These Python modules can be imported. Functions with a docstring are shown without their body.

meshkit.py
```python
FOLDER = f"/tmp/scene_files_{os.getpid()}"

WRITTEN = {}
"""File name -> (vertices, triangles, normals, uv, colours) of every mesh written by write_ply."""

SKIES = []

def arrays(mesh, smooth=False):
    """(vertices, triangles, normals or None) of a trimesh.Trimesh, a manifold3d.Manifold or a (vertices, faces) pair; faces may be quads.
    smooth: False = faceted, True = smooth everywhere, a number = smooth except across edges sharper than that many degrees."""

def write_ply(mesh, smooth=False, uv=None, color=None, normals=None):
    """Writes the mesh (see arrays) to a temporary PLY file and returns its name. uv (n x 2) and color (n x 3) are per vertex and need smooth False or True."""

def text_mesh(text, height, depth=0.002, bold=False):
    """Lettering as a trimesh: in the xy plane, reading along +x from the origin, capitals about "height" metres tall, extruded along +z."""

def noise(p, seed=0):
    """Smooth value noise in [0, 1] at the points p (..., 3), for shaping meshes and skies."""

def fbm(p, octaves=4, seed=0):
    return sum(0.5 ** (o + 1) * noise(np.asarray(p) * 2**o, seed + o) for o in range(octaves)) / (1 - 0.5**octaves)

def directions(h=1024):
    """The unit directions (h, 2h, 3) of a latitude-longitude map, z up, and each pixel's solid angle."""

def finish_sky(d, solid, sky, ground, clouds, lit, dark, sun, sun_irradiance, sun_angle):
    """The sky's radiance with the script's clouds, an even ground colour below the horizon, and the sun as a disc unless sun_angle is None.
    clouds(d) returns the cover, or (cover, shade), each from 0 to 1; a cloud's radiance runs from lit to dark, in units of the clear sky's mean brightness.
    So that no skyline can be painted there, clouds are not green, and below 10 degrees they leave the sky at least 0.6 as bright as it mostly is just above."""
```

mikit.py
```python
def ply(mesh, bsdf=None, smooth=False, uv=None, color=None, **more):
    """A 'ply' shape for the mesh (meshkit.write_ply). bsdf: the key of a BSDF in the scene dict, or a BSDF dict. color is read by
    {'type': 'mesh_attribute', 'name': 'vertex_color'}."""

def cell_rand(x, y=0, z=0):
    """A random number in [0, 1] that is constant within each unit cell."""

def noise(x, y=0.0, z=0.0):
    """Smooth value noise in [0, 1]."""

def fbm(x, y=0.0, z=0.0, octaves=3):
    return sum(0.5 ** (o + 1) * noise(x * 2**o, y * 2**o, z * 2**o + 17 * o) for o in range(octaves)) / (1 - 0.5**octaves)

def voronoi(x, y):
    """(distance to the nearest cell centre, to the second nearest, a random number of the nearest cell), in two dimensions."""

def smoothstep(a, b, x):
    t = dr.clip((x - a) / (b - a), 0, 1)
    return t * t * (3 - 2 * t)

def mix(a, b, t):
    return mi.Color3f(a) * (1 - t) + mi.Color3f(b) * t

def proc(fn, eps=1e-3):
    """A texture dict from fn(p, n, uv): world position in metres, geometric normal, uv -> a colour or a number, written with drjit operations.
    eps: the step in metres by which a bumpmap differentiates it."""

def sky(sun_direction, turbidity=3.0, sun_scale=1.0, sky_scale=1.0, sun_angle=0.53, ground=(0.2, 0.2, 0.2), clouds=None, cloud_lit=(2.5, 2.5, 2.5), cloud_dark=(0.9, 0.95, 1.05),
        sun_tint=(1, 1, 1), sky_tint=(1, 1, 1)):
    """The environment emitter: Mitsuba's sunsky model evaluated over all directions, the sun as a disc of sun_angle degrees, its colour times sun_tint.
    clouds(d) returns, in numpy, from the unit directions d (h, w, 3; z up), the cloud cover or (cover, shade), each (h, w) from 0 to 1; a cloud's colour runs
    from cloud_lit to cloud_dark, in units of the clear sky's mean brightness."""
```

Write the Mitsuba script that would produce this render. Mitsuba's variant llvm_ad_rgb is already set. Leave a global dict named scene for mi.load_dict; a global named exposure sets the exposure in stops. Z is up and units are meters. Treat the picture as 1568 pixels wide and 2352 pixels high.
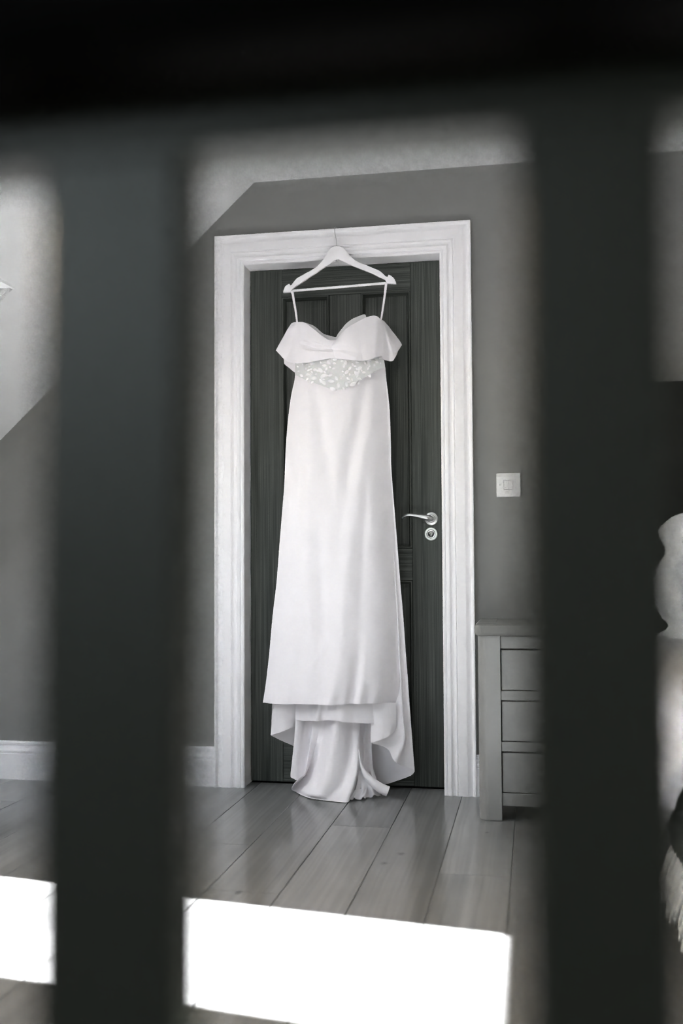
import math, random
import numpy as np
import trimesh, manifold3d, shapely.geometry as sg
import drjit as dr
import mitsuba as mi
import mikit, meshkit
from mikit import noise, fbm, voronoi, smoothstep, mix, cell_rand

random.seed(7); rng = np.random.default_rng(7)
T = mi.ScalarTransform4f
scene, labels = {}, {}

# ------------------------------------------------------------------ camera, sky, exposure
CAM = np.array([1.0927, -3.7739, 0.8661]); YAW, PITCH, ROLL, FPX = 0.185, 0.0432, -0.0053, 2357.6
_f = np.array([-math.sin(YAW)*math.cos(PITCH), math.cos(YAW)*math.cos(PITCH), math.sin(PITCH)])
_r = np.array([math.cos(YAW), math.sin(YAW), 0.0]); _u = np.cross(_r, _f)
_up = -math.sin(ROLL)*_r + math.cos(ROLL)*_u
scene['camera'] = {'type': 'thinlens', 'fov': math.degrees(2*math.atan(784/FPX)), 'fov_axis': 'x', 'near_clip': 0.02, 'far_clip': 500.0,
                   'aperture_radius': 0.0092, 'focus_distance': 3.72,
                   'to_world': T().look_at(origin=CAM.tolist(), target=(CAM+_f).tolist(), up=_up.tolist())}
SUN = (-2.066, 0.576, 1.703)
scene['sky'] = mikit.sky(SUN, turbidity=4.0, sun_scale=1.0, sky_scale=0.32, ground=(0.2, 0.2, 0.2), sun_tint=(0.82, 1.0, 1.44), sky_tint=(1.33, 1.0, 0.68))
exposure = 8.1

# ------------------------------------------------------------------ helpers
def key_for(name, parent=None):
    base = (parent + '__' if parent else '') + name
    k, i = base, 0
    while k in scene or k in labels:
        i += 1; k = '%s_%03d' % (base, i)
    return k
def obj(name, mesh, mat, parent=None, smooth=30, label=None, **kw):
    k = key_for(name, parent)
    scene[k] = mikit.ply(mesh, mat, smooth=smooth, **kw)
    if label: labels[k] = {'label': label}
    return k
def thing(name, label, cat=None, group=None, kind=None):
    k = key_for(name); labels[k] = {'label': label}
    if cat: labels[k]['category'] = cat
    if group: labels[k]['group'] = group
    if kind: labels[k]['kind'] = kind
    return k
def struct(name, label, mesh=None, mat=None, smooth=30):
    if mesh is None: return thing(name, label, kind='structure')
    k = obj(name, mesh, mat, smooth=smooth); labels[k] = {'label': label, 'kind': 'structure'}
    return k
def join(*ms): return trimesh.util.concatenate([m for m in ms])
def box(x0, x1, y0, y1, z0, z1, c=0.0):
    if c <= 0:
        return trimesh.creation.box(extents=(x1-x0, y1-y0, z1-z0), transform=trimesh.transformations.translation_matrix(((x0+x1)/2, (y0+y1)/2, (z0+z1)/2)))
    P = []
    for sx in (0, 1):
        for sy in (0, 1):
            for sz in (0, 1):
                p = np.array([(x0, x1)[sx], (y0, y1)[sy], (z0, z1)[sz]]); d = np.array([1-2*sx, 1-2*sy, 1-2*sz])*c
                for a in range(3):
                    q = p + d; q[a] = p[a]; P.append(q)
    return trimesh.convex.convex_hull(np.array(P))
def rbox(x0, x1, y0, y1, z0, z1, r, seg=16):
    P = [(x, y, z) for x in (x0+r, x1-r) for y in (y0+r, y1-r) for z in (z0+r, z1-r)]
    return manifold3d.Manifold.batch_hull([manifold3d.Manifold.sphere(r, seg).translate(p) for p in P])
def ext_xz(poly, y0, y1):
    """polygon in (x, z) extruded along y"""
    m = trimesh.creation.extrude_polygon(poly, y1-y0, engine='earcut'); v = m.vertices.copy()
    return trimesh.Trimesh(np.c_[v[:, 0], y1 - v[:, 2], v[:, 1]], m.faces, process=False)
def ext_xy(poly, z0, z1):
    m = trimesh.creation.extrude_polygon(poly, z1-z0, engine='earcut'); m.apply_translation((0, 0, z0)); return m
def sweep(path, prof, frames=None, closed=True):
    """sweep of profile stations: path [(p, a, b)], prof [(s, t)] -> p + s a + t b ; caps added"""
    n = len(prof); V, F = [], []
    for p, a, b in path:
        for s, t in prof: V.append(np.array(p)+s*np.array(a)+t*np.array(b))
    for i in range(len(path)-1):
        for j in range(n if closed else n-1):
            k = (j+1) % n; F.append((i*n+j, i*n+k, (i+1)*n+k, (i+1)*n+j))
    m = trimesh.Trimesh(np.array(V), np.array([t for q in F for t in ((q[0], q[1], q[2]), (q[0], q[2], q[3]))]), process=False)
    if closed:
        import mapbox_earcut
        tri = np.array(mapbox_earcut.triangulate_float64(np.array(prof, float), np.array([n], np.uint32))).reshape(-1, 3)
        m = trimesh.Trimesh(m.vertices, np.vstack([m.faces, tri[:, ::-1], tri + (len(path)-1)*n]), process=False)
        m.fix_normals()
    return m
def tube(pts, rad, n=10, sx=1.0):
    pts = np.array(pts, float); rad = np.broadcast_to(np.asarray(rad, float), (len(pts),))
    tan = np.gradient(pts, axis=0); tan /= np.linalg.norm(tan, axis=1, keepdims=True)
    ref = np.array([0, 1.0, 0]) if abs(tan[:, 1]).mean() < .8 else np.array([0, 0, 1.0])
    path = []
    for p, t, r in zip(pts, tan, rad):
        a = ref - t*(ref@t); a /= np.linalg.norm(a); b = np.cross(t, a); path.append((p, a*r*sx, b*r))
    ang = np.arange(n)*2*math.pi/n
    return sweep(path, np.c_[np.cos(ang), np.sin(ang)])
def smooth_pts(P, n):
    """Catmull-Rom through the points"""
    P = np.array(P, float); Q = np.vstack([2*P[0]-P[1], P, 2*P[-1]-P[-2]]); out = []
    for t in np.linspace(0, len(P)-1-1e-9, n):
        i = int(t); s = t-i; a, b, c, d = Q[i:i+4]
        out.append(.5*((2*b)+(c-a)*s+(2*a-5*b+4*c-d)*s*s+(3*b-a-3*c+d)*s**3))
    return np.array(out)
def resample(P, n):
    P = np.array(P, float)
    if len(P) == 1: P = np.vstack([P, P])
    d = np.r_[0, np.cumsum(np.linalg.norm(np.diff(P, axis=0), axis=1)+1e-9)]
    return np.array([np.interp(np.linspace(0, d[-1], n), d, P[:, k]) for k in range(3)]).T
def curve(P, n): return resample(smooth_pts(P, 160) if len(P) > 2 else P, n)
def solid(S, th):
    """a grid of points (nv, nu, 3) given the thickness th"""
    nv, nu = S.shape[:2]
    du, dv = np.gradient(S, axis=1), np.gradient(S, axis=0)
    N = np.cross(du, dv); N /= np.linalg.norm(N, axis=2, keepdims=True)+1e-12
    A, B = S + N*th/2, S - N*th/2
    V = np.vstack([A.reshape(-1, 3), B.reshape(-1, 3)]); o = nv*nu
    i, j = np.meshgrid(np.arange(nv-1), np.arange(nu-1), indexing='ij'); a = (i*nu+j).ravel(); b, c, d = a+1, a+nu+1, a+nu
    F = [np.c_[a, b, c], np.c_[a, c, d], np.c_[a, c, b]+o, np.c_[a, d, c]+o]
    ring = np.r_[np.arange(nu), (np.arange(1, nv)*nu+nu-1), ((nv-1)*nu+np.arange(nu-2, -1, -1)), (np.arange(nv-2, 0, -1)*nu)]
    r2 = np.roll(ring, -1); F += [np.c_[ring, ring+o, r2+o], np.c_[ring, r2+o, r2]]
    m = trimesh.Trimesh(V, np.vstack(F), process=False)
    return m
def coons(Tp, Bp, Lp, Rp, nu=40, nv=40, off=None, th=0.0015, smoothc=(1, 1, 1, 1)):
    g = lambda P, n, s: curve(P, n) if s else resample(P, n)
    t, b, l, r = g(Tp, nu, smoothc[0]), g(Bp, nu, smoothc[1]), g(Lp, nv, smoothc[2]), g(Rp, nv, smoothc[3])
    u = np.linspace(0, 1, nu)[None, :, None]; v = np.linspace(0, 1, nv)[:, None, None]
    S = (1-v)*t[None]+v*b[None]+(1-u)*l[:, None]+u*r[:, None]-((1-u)*(1-v)*t[0]+u*(1-v)*t[-1]+(1-u)*v*b[0]+u*v*b[-1])
    if off is not None: S = S + off(u[..., 0]+0*v[..., 0], v[..., 0]+0*u[..., 0], S)
    return solid(S, th)
def yoff(a): return np.stack([a*0, a, a*0], -1)
def sm(a, b, x):
    t = np.clip((x-a)/(b-a), 0, 1); return t*t*(3-2*t)

# ------------------------------------------------------------------ materials
def rgb(*c): return {'type': 'rgb', 'value': list(c)}
def mat(key, **kw):
    scene[key] = {'type': 'twosided', 'bsdf': {'type': 'principled', **kw}}; return key
def matp(key, fn, rough=0.5, spec=0.5, bump=None, **kw):
    b = {'type': 'principled', 'base_color': mikit.proc(fn), 'roughness': rough, 'specular': spec, **kw}
    if bump: b = {'type': 'bumpmap', 'arbitrary': mikit.proc(bump[0], eps=bump[2]), 'scale': bump[1], 'bsdf': b}
    scene[key] = {'type': 'twosided', 'bsdf': b}; return key

def wall_fn(p, n, uv):
    k = fbm(p.x*3, p.y*3, p.z*3)
    return mix((0.196, 0.199, 0.191), (0.212, 0.213, 0.205), k)
matp('wall_paint', wall_fn, rough=0.75, spec=0.25)
mat('ceiling_paint', base_color=rgb(.74, .745, .745), roughness=0.8, specular=0.2)
mat('reveal_shade', base_color=rgb(.22, .222, .22), roughness=0.7, specular=0.2)  # darker than the ceiling white: shade of the side reveals put into colour
mat('white_gloss', base_color=rgb(.80, .79, .80), roughness=0.4, specular=0.4)
def wood_door(ax):
    def fn(p, n, uv):
        a, b = (p.x, p.z) if ax == 'z' else (p.z, p.x)
        w = a + .006*noise(b*2.2, a*4) + .004*noise(a*9, b*.7)
        fine = noise(w*420, b*5.0, 3.1); mid = noise(w*110, b*1.7, 7.7); big = noise(w*22, b*.6)
        k = dr.clip(.62*fine*fine + .38*mid + .28*big - .16, 0, 1)
        return mix((0.016, 0.021, 0.017), (0.098, 0.106, 0.095), k)
    return fn
matp('door_wood', wood_door('z'), rough=0.5, spec=0.35)
matp('door_wood_cross', wood_door('x'), rough=0.5, spec=0.35)
KNOTS = [(a, b, r) for (a, b, _), r in zip([(0.6693,-0.8651,-0),(0.7011,-0.7651,-0),(0.3316,-1.178,0),(0.9364,-0.4915,0),(1.032,-0.6826,0),(0.2971,-1.378,-0)], (.016, .016, .014, .009, .010, .012))]
def floor_fn(shade, seed):
    def fn(p, n, uv):
        w = p.x + .012*noise(p.y*2.0, p.x*6, seed) + .006*noise(p.y*5, p.x*20, seed)
        g1 = noise(w*150, p.y*2.2, seed); g2 = noise(w*42, p.y*1.1, seed+5); bl = fbm(p.x*7, p.y*4, seed)
        k = dr.clip(.35*g1 + .4*g2 + .55*bl - .2, 0, 1)
        c = mix((.104*shade, .107*shade, .105*shade), (.188*shade, .191*shade, .188*shade), k)
        d = mi.Float(0)
        for kx, ky, kr in KNOTS:
            q = dr.sqrt(dr.square((p.x-kx)/kr) + dr.square((p.y-ky)/(kr*1.5)))
            d = dr.maximum(d, 1 - smoothstep(.25, 1.2, q + .5*noise(p.x*70, p.y*50)))
        return c*(1 - .62*d)
    return fn
for i, s in enumerate((0.86, 0.95, 1.04, 1.13)):
    matp('floor_wood_%d' % (i+1), floor_fn(s, 3.0+9*i), rough=0.18, spec=0.40)
mat('floor_base', base_color=rgb(.03, .03, .03), roughness=0.9)
mat('satin_cloth', base_color=rgb(.785, .762, .782), roughness=0.55, specular=0.3, sheen=0.25)
mat('satin_shade', base_color=rgb(.68, .675, .68), roughness=0.6, specular=0.3)  # same satin greyed, the shade inside the neckline put into its colour
mat('lace_ground', base_color=rgb(.635, .64, .635), roughness=0.8, specular=0.2)
mat('lace_leaf', base_color=rgb(.78, .77, .78), roughness=0.45, specular=0.5)
mat('hanger_white', base_color=rgb(.82, .81, .82), roughness=0.35)
mat('steel', base_color=rgb(.62, .62, .62), roughness=0.3, metallic=1.0)
mat('satin_nickel', base_color=rgb(.66, .665, .66), roughness=0.33, metallic=1.0)
mat('chrome', base_color=rgb(.75, .75, .75), roughness=0.12, metallic=1.0)
mat('black_void', base_color=rgb(.008, .008, .008), roughness=0.6)
mat('switch_plastic', base_color=rgb(.68, .68, .675), roughness=0.3)
mat('chest_paint', base_color=rgb(.20, .203, .197), roughness=0.36, specular=0.9)
def chest_top_fn(p, n, uv):
    return mix((.11, .112, .105), (.18, .182, .172), dr.clip(.6*noise(p.x*3, p.y*120, 1)+.4*noise(p.x*9, p.y*40, 2), 0, 1))
matp('chest_top_wood', chest_top_fn, rough=0.45, spec=0.4)
mat('chair_lacquer', base_color=rgb(.029, .033, .025), roughness=0.45, specular=0.45)
mat('black_leather', base_color=rgb(.0013, .0013, .0012), roughness=0.8, specular=0.06)
mat('bed_linen', base_color=rgb(.30, .30, .298), roughness=0.8, specular=0.2)
mat('veil_cloth', base_color=rgb(.68, .68, .68), roughness=0.7, specular=0.2)
mat('wool_light', base_color=rgb(.45, .45, .445), roughness=0.9, specular=0.1)
mat('wool_shade', base_color=rgb(.10, .102, .10), roughness=0.9, specular=0.1)  # blanket darkened to stand in for the shadow along the duvet edge
mat('duvet_cloth', base_color=rgb(.23, .23, .228), roughness=0.8, specular=0.2)
mat('wool_dark', base_color=rgb(.016, .019, .017), roughness=0.9, specular=0.1)
mat('wool_fringe', base_color=rgb(.55, .555, .55), roughness=0.9, specular=0.1)
mat('headboard_fabric', base_color=rgb(.012, .013, .012), roughness=0.9, specular=0.1)
mat('bed_base_fabric', base_color=rgb(.02, .022, .02), roughness=0.9, specular=0.1)
scene['glass_pane'] = {'type': 'thindielectric', 'int_ior': 1.5}

# ------------------------------------------------------------------ room shell
XK, HC, SL = 0.0504, 2.309, 0.923                       # ceiling: flat from XK, sloping down to the left of it
XW0, XW1, YF = -2.0, 3.3, -5.2                          # left, right and front wall
def zs(x): return HC + SL*(x-XK)
ZK = zs(XW0)
XL, XR, ZT, AW, YD = -0.1019, 0.8787, 2.1008, 0.1161, 0.0829   # door casing outer edges, casing width, leaf face
gable = sg.Polygon([(XW0-.1, -.15), (XW1+.1, -.15), (XW1+.1, HC+.3), (XK-.12, HC+.3), (XW0-.1, zs(XW0-.1)+.3)])
IX0, IX1, IZ = XL+AW-.004, XR-AW+.004, ZT-AW+.004
hole = sg.Polygon([(IX0-.03, -.2), (IX1+.03, -.2), (IX1+.03, IZ+.03), (IX0-.03, IZ+.03)])
struct('wall_back', 'grey painted gable wall with the dark panelled door in it', ext_xz(gable.difference(hole), 0, .14), 'wall_paint', False)
WX0, WX1, WZ0, WZ1 = -0.5, 0.55, 1.30, 1.95             # added gable window in the wall behind the camera
struct('wall_front', 'grey gable wall behind the camera with an added window', ext_xz(gable.difference(sg.box(WX0, WZ0, WX1, WZ1)), YF-.2, YF), 'wall_paint', False)
struct('wall_left', 'low grey knee wall under the sloping ceiling', box(XW0-.1, XW0, YF-.1, .1, -.1, ZK+.2), 'wall_paint', False)
struct('wall_right', 'plain grey wall beyond the bed', box(XW1, XW1+.1, YF-.1, .1, -.1, HC+.2), 'wall_paint', False)
struct('ceiling', 'flat white ceiling above the door wall', box(XK, XW1+.1, YF-.1, .1, HC, HC+.25), 'ceiling_paint', False)
# sloping ceiling: inner board and outer roof deck, both with openings for the roof windows
DV = 0.40                                               # vertical distance from inner face to roof deck
def slope_slab(z_add, th, holes):
    """slab parallel to the slope; holes are (x0, x1, y0, y1) seen from above"""
    outer = sg.box(XW0-.15, YF-.1, XK+ (0 if z_add == 0 else .3), .1)
    for h in holes: outer = outer.difference(sg.box(h[0], h[2], h[1], h[3]))
    m = trimesh.creation.extrude_polygon(outer, th, engine='earcut'); v = m.vertices.copy()
    return trimesh.Trimesh(np.c_[v[:, 0], v[:, 1], zs(v[:, 0])+z_add+v[:, 2]], m.faces, process=False)
WINS = [(-1.41, -.737, 0, 0), (-2.80, -1.612, .50, .50)]        # y range, shift of the top and bottom up the slope
XT, XB, XAT, XAB = -.565, -1.76, -1.04, -1.72            # opening top/bottom (inner face), clear aperture top/bottom (deck)
struct('ceiling_001', 'white sloping ceiling with one roof window and an added second one down the left side', slope_slab(0, .02, [(XB+e, XT+d, a, b) for a, b, d, e in WINS]), 'ceiling_paint', False)
struct('roof_deck', 'roof over the sloping ceiling', slope_slab(DV, .05, [(XAB-.04+e, XAT+.04+d, a, b) for a, b, d, e in WINS]), 'ceiling_paint', False)
XT0, XB0, XAT0, XAB0 = XT, XB, XAT, XAB
for n, (a, b, d, e) in enumerate(WINS):  # second window is unseen, added as fill light from the right
    XT, XB, XAT, XAB = XT0+d, XB0+e, XAT0+d, XAB0+e
    w = struct('window_%d' % (n+1), ('roof window in the sloping ceiling, the nearer one to the door', 'added roof window further from the door, placed to light the room from the right')[n])
    zt, zb = zs(XT), zs(XB)
    xo = XT - DV/SL                                     # soffit meets the deck
    side = [(XT, zt), (xo, zt), (XB, zs(XB)+DV), (XB, zb)]
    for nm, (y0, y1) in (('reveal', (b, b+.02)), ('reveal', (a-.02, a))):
        obj(nm, ext_xz(sg.Polygon(side), y0, y1), 'reveal_shade', w, smooth=False)
    obj('reveal', box(xo-.005, XT+.01, a-.02, b+.02, zt, zt+.02), 'ceiling_paint', w, smooth=False)
    obj('reveal', box(XB-.02, XB, a-.02, b+.02, zb-.01, zs(XB)+DV+.02), 'ceiling_paint', w, smooth=False)
    def deckbox(x0, x1, y0, y1, t0, t1):
        m = box(x0, x1, y0, y1, t0, t1); v = m.vertices.copy(); v[:, 2] += zs(v[:, 0])+DV; return trimesh.Trimesh(v, m.faces, process=False)
    fr = join(deckbox(XAT, XAT+.045, a, b, -.01, .06), deckbox(XAB-.045, XAB, a, b, -.01, .06), deckbox(XAB, XAT, b-.04, b+.005, -.01, .06), deckbox(XAB, XAT, a-.005, a+.045, -.01, .06))
    obj('frame', fr, 'white_gloss', w, smooth=False)
    g = np.array([(XAB, a+.04), (XAT, a+.04), (XAT, b-.03), (XAB, b-.03)])
    obj('pane', (np.c_[g, zs(g[:, 0])+DV+.03], np.array([[0, 1, 2, 3]])), 'glass_pane', w, smooth=False)
# unseen window added behind the camera for the gleam on the chair slats
w = struct('window_3', 'added white casement window behind the camera that lights the chair slats')
def xzframe(x0, x1, z0, z1, t, y0, y1):
    return ext_xz(sg.box(x0, z0, x1, z1).difference(sg.box(x0+t, z0+t, x1-t, z1-t)), y0, y1)
obj('frame', xzframe(WX0, WX1, WZ0, WZ1, .05, YF-.13, YF-.06), 'white_gloss', w, smooth=False)
obj('mullion', box((WX0+WX1)/2-.03, (WX0+WX1)/2+.03, YF-.125, YF-.065, WZ0+.05, WZ1-.05), 'white_gloss', w, smooth=False)
obj('sill', box(WX0-.04, WX1+.04, YF-.06, YF+.03, WZ0-.025, WZ0+.005, .004), 'white_gloss', w)
for x0, x1 in ((WX0+.05, (WX0+WX1)/2-.03), ((WX0+WX1)/2+.03, WX1-.05)):
    obj('pane', (np.array([(x0, YF-.1, WZ0+.05), (x1, YF-.1, WZ0+.05), (x1, YF-.1, WZ1-.05), (x0, YF-.1, WZ1-.05)]), np.array([[0, 1, 2, 3]])), 'glass_pane', w, smooth=False)
# floor planks
fl = struct('floor', 'glossy wide oak plank floor with knots', box(XW0-.1, XW1+.1, YF-.1, .3, -.06, -.012), 'floor_base', False)
PW, PX0 = 0.194, 0.244
rows = range(int(math.floor((XW0-PX0)/PW)), int(math.ceil((XW1-PX0)/PW)))
BUTT = {1: [-.488, -2.3], 3: [-.93, -2.6], 0: [-1.17, -2.9], 2: [-2.05, -3.6], 4: [-.30, -2.0], -1: [-.75, -2.4], -2: [-1.5, -3.0], -3: [-.5, -1.9]}
SHADE = {(0, 0): 1, (0, 1): 2, (1, 0): 1, (1, 1): 3, (2, 0): 2, (3, 0): 4, (3, 1): 3, (4, 0): 1, (4, 1): 2, (-1, 0): 2, (-2, 0): 1}
for r in rows:
    x0 = PX0 + r*PW; cuts = BUTT.get(r) or [-rng.uniform(.3, 1.8), -rng.uniform(2.1, 3.4)]
    ys = [.085] + list(cuts) + [cuts[-1]-1.45, YF]
    ys = [y for y in ys if y >= YF]
    if ys[-1] != YF: ys.append(YF)
    for k in range(len(ys)-1):
        if ys[k]-ys[k+1] < .05: continue
        g = .0006; m = box(x0+g, x0+PW-g, ys[k+1]+g, ys[k]-g, -.012, 0)
        v = m.vertices.copy(); top = v[:, 2] > -.006
        q = box(x0+g+.0013, x0+PW-g-.0013, ys[k+1]+g+.0013, ys[k]-g-.0013, -.012, 0)
        v2 = q.vertices[q.vertices[:, 2] > -.006]; v[top, 2] = -.0012
        obj('plank', trimesh.convex.convex_hull(np.vstack([v, v2])), 'floor_wood_%d' % SHADE.get((r, k), int(rng.integers(1, 5))), fl, smooth=False)
# skirting boards
SK = [(0, 0), (.018, 0), (.018, .098), (.0155, .101), (.0155, .104), (.019, .106), (.0195, .112), (.017, .118), (.013, .121), (.011, .127), (.0115, .133), (.015, .135), (.0155, .142), (.012, .1475), (0, .1475)]
def skirting(p0, p1, nrm):
    return sweep([(p0, nrm, (0, 0, 1)), (p1, nrm, (0, 0, 1))], SK)
struct('baseboard_back', 'white moulded skirting board left of the door casing', skirting((XW0, 0, 0), (XL+.004, 0, 0), (0, -1, 0)), 'white_gloss', 25)
struct('baseboard_back_001', 'white moulded skirting board right of the door behind the chest', skirting((XR-.004, 0, 0), (XW1, 0, 0), (0, -1, 0)), 'white_gloss', 25)
struct('baseboard_left', 'white skirting board along the knee wall', skirting((XW0, YF, 0), (XW0, 0, 0), (1, 0, 0)), 'white_gloss', 25)
struct('baseboard_right', 'white skirting board along the wall beyond the bed', skirting((XW1, YF, 0), (XW1, 0, 0), (-1, 0, 0)), 'white_gloss', 25)
# door casing (architrave) and lining
AP = [(0, 0), (0, .013), (.002, .0165), (.006, .0185), (.011, .0185), (.0135, .0165), (.0145, .0165), (.016, .0195), (.022, .0215), (.027, .0215), (.029, .0195), (.030, .0195), (.034, .017), (.040, .0165), (.046, .019), (.0475, .0215),
      (.0495, .0215), (.050, .019), (.052, .0215), (.056, .022), (.083, .022), (.088, .0205), (.094, .017), (.100, .0155), (.1035, .016), (.106, .0205), (.110, .0245), (AW-.002, .025), (AW, .0235), (AW, 0)]
tr = struct('trim_1', 'white moulded architrave and lining around the dark door')
up = (0, -1, 0)
jx0, jx1, hz = XL+AW, XR-AW, ZT-AW
obj('casing', sweep([((jx0, 0, 0), (-1, 0, 0), up), ((jx0, 0, hz), (-1, 0, 1), up)], AP), 'white_gloss', tr, 25)
obj('casing', sweep([((jx0, 0, hz), (-1, 0, 1), up), ((jx1, 0, hz), (1, 0, 1), up)], AP), 'white_gloss', tr, 25)
obj('casing', sweep([((jx1, 0, hz), (1, 0, 1), up), ((jx1, 0, 0), (1, 0, 0), up)], AP), 'white_gloss', tr, 25)
obj('lining', box(IX0-.028, IX0, 0.0, .14, 0, IZ), 'white_gloss', tr, False)
obj('lining', box(IX1, IX1+.028, 0.0, .14, 0, IZ), 'white_gloss', tr, False)
obj('lining', box(IX0-.028, IX1+.028, 0.0, .14, IZ, IZ+.028), 'white_gloss', tr, False)

struct('added_light_block', 'added dark panel behind the closed door that stops light leaking under it', box(IX0-.2, IX1+.2, .141, .17, -.1, IZ+.2), 'floor_base', False)  # unseen panel added to block the light leak below the door

# ------------------------------------------------------------------ door leaf
dn = struct('door_1', 'dark wood-grained panelled door that the white dress hangs in front of')
DX0, DX1, DZ0, DZ1, TH = IX0+.002, IX1-.002, .006, IZ-.002, .040
SX0, SX1, MX0, MX1 = .139, .642, .327, .452             # stile and muntin edges
R0, R1, R2, R3 = .16, .775, .895, 1.876                 # bottom rail top, lock rail bottom and top, top rail bottom
c = .0012
obj('stile', box(DX0, SX0, YD, YD+TH, DZ0, DZ1, c), 'door_wood', dn)
obj('stile', box(SX1, DX1, YD, YD+TH, DZ0, DZ1, c), 'door_wood', dn)
obj('rail', box(SX0, SX1, YD+.0008, YD+TH, DZ0, R0, c), 'door_wood_cross', dn)
obj('rail', box(SX0, SX1, YD+.0008, YD+TH, R1, R2, c), 'door_wood_cross', dn)
obj('rail', box(SX0, SX1, YD+.0008, YD+TH, R3, DZ1, c), 'door_wood_cross', dn)
obj('muntin', box(MX0, MX1, YD+.0012, YD+TH, R2, R3, c), 'door_wood', dn)
obj('muntin', box(MX0, MX1, YD+.0012, YD+TH, R0, R1, c), 'door_wood', dn)
BEAD = [(0, .018), (0, -.003), (.002, -.006), (.006, -.0058), (.009, -.001), (.0105, .006), (.0135, .011), (.0135, .018)]
for x0, x1, z0, z1 in ((SX0, MX0, R2, R3), (MX1, SX1, R2, R3), (SX0, MX0, R0, R1), (MX1, SX1, R0, R1)):
    p = obj('panel', box(x0-.004, x1+.004, YD+.017, YD+TH-.006, z0-.004, z1+.004), 'door_wood', dn, False)
    # raised field with a bevelled margin
    f0 = [(x0+.016, z0+.016), (x1-.016, z0+.016), (x1-.016, z1-.016), (x0+.016, z1-.016)]; e = .026
    f1 = [(x0+.016+e, z0+.016+e), (x1-.016-e, z0+.016+e), (x1-.016-e, z1-.016-e), (x0+.016+e, z1-.016-e)]
    obj('field', trimesh.convex.convex_hull(np.array([(x, YD+.0175, z) for x, z in f0]+[(x, YD+.0145, z) for x, z in f1])), 'door_wood', p, False)
    C = [(x0, z0), (x1, z0), (x1, z1), (x0, z1)]; D = [(1, 1), (-1, 1), (-1, -1), (1, -1)]
    for i in range(4):
        j = (i+1) % 4
        obj('bead', sweep([((C[i][0], YD, C[i][1]), (D[i][0], 0, D[i][1]), (0, 1, 0)), ((C[j][0], YD, C[j][1]), (D[j][0], 0, D[j][1]), (0, 1, 0))], BEAD), 'door_wood' if i % 2 else 'door_wood_cross', p, 25)
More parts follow.
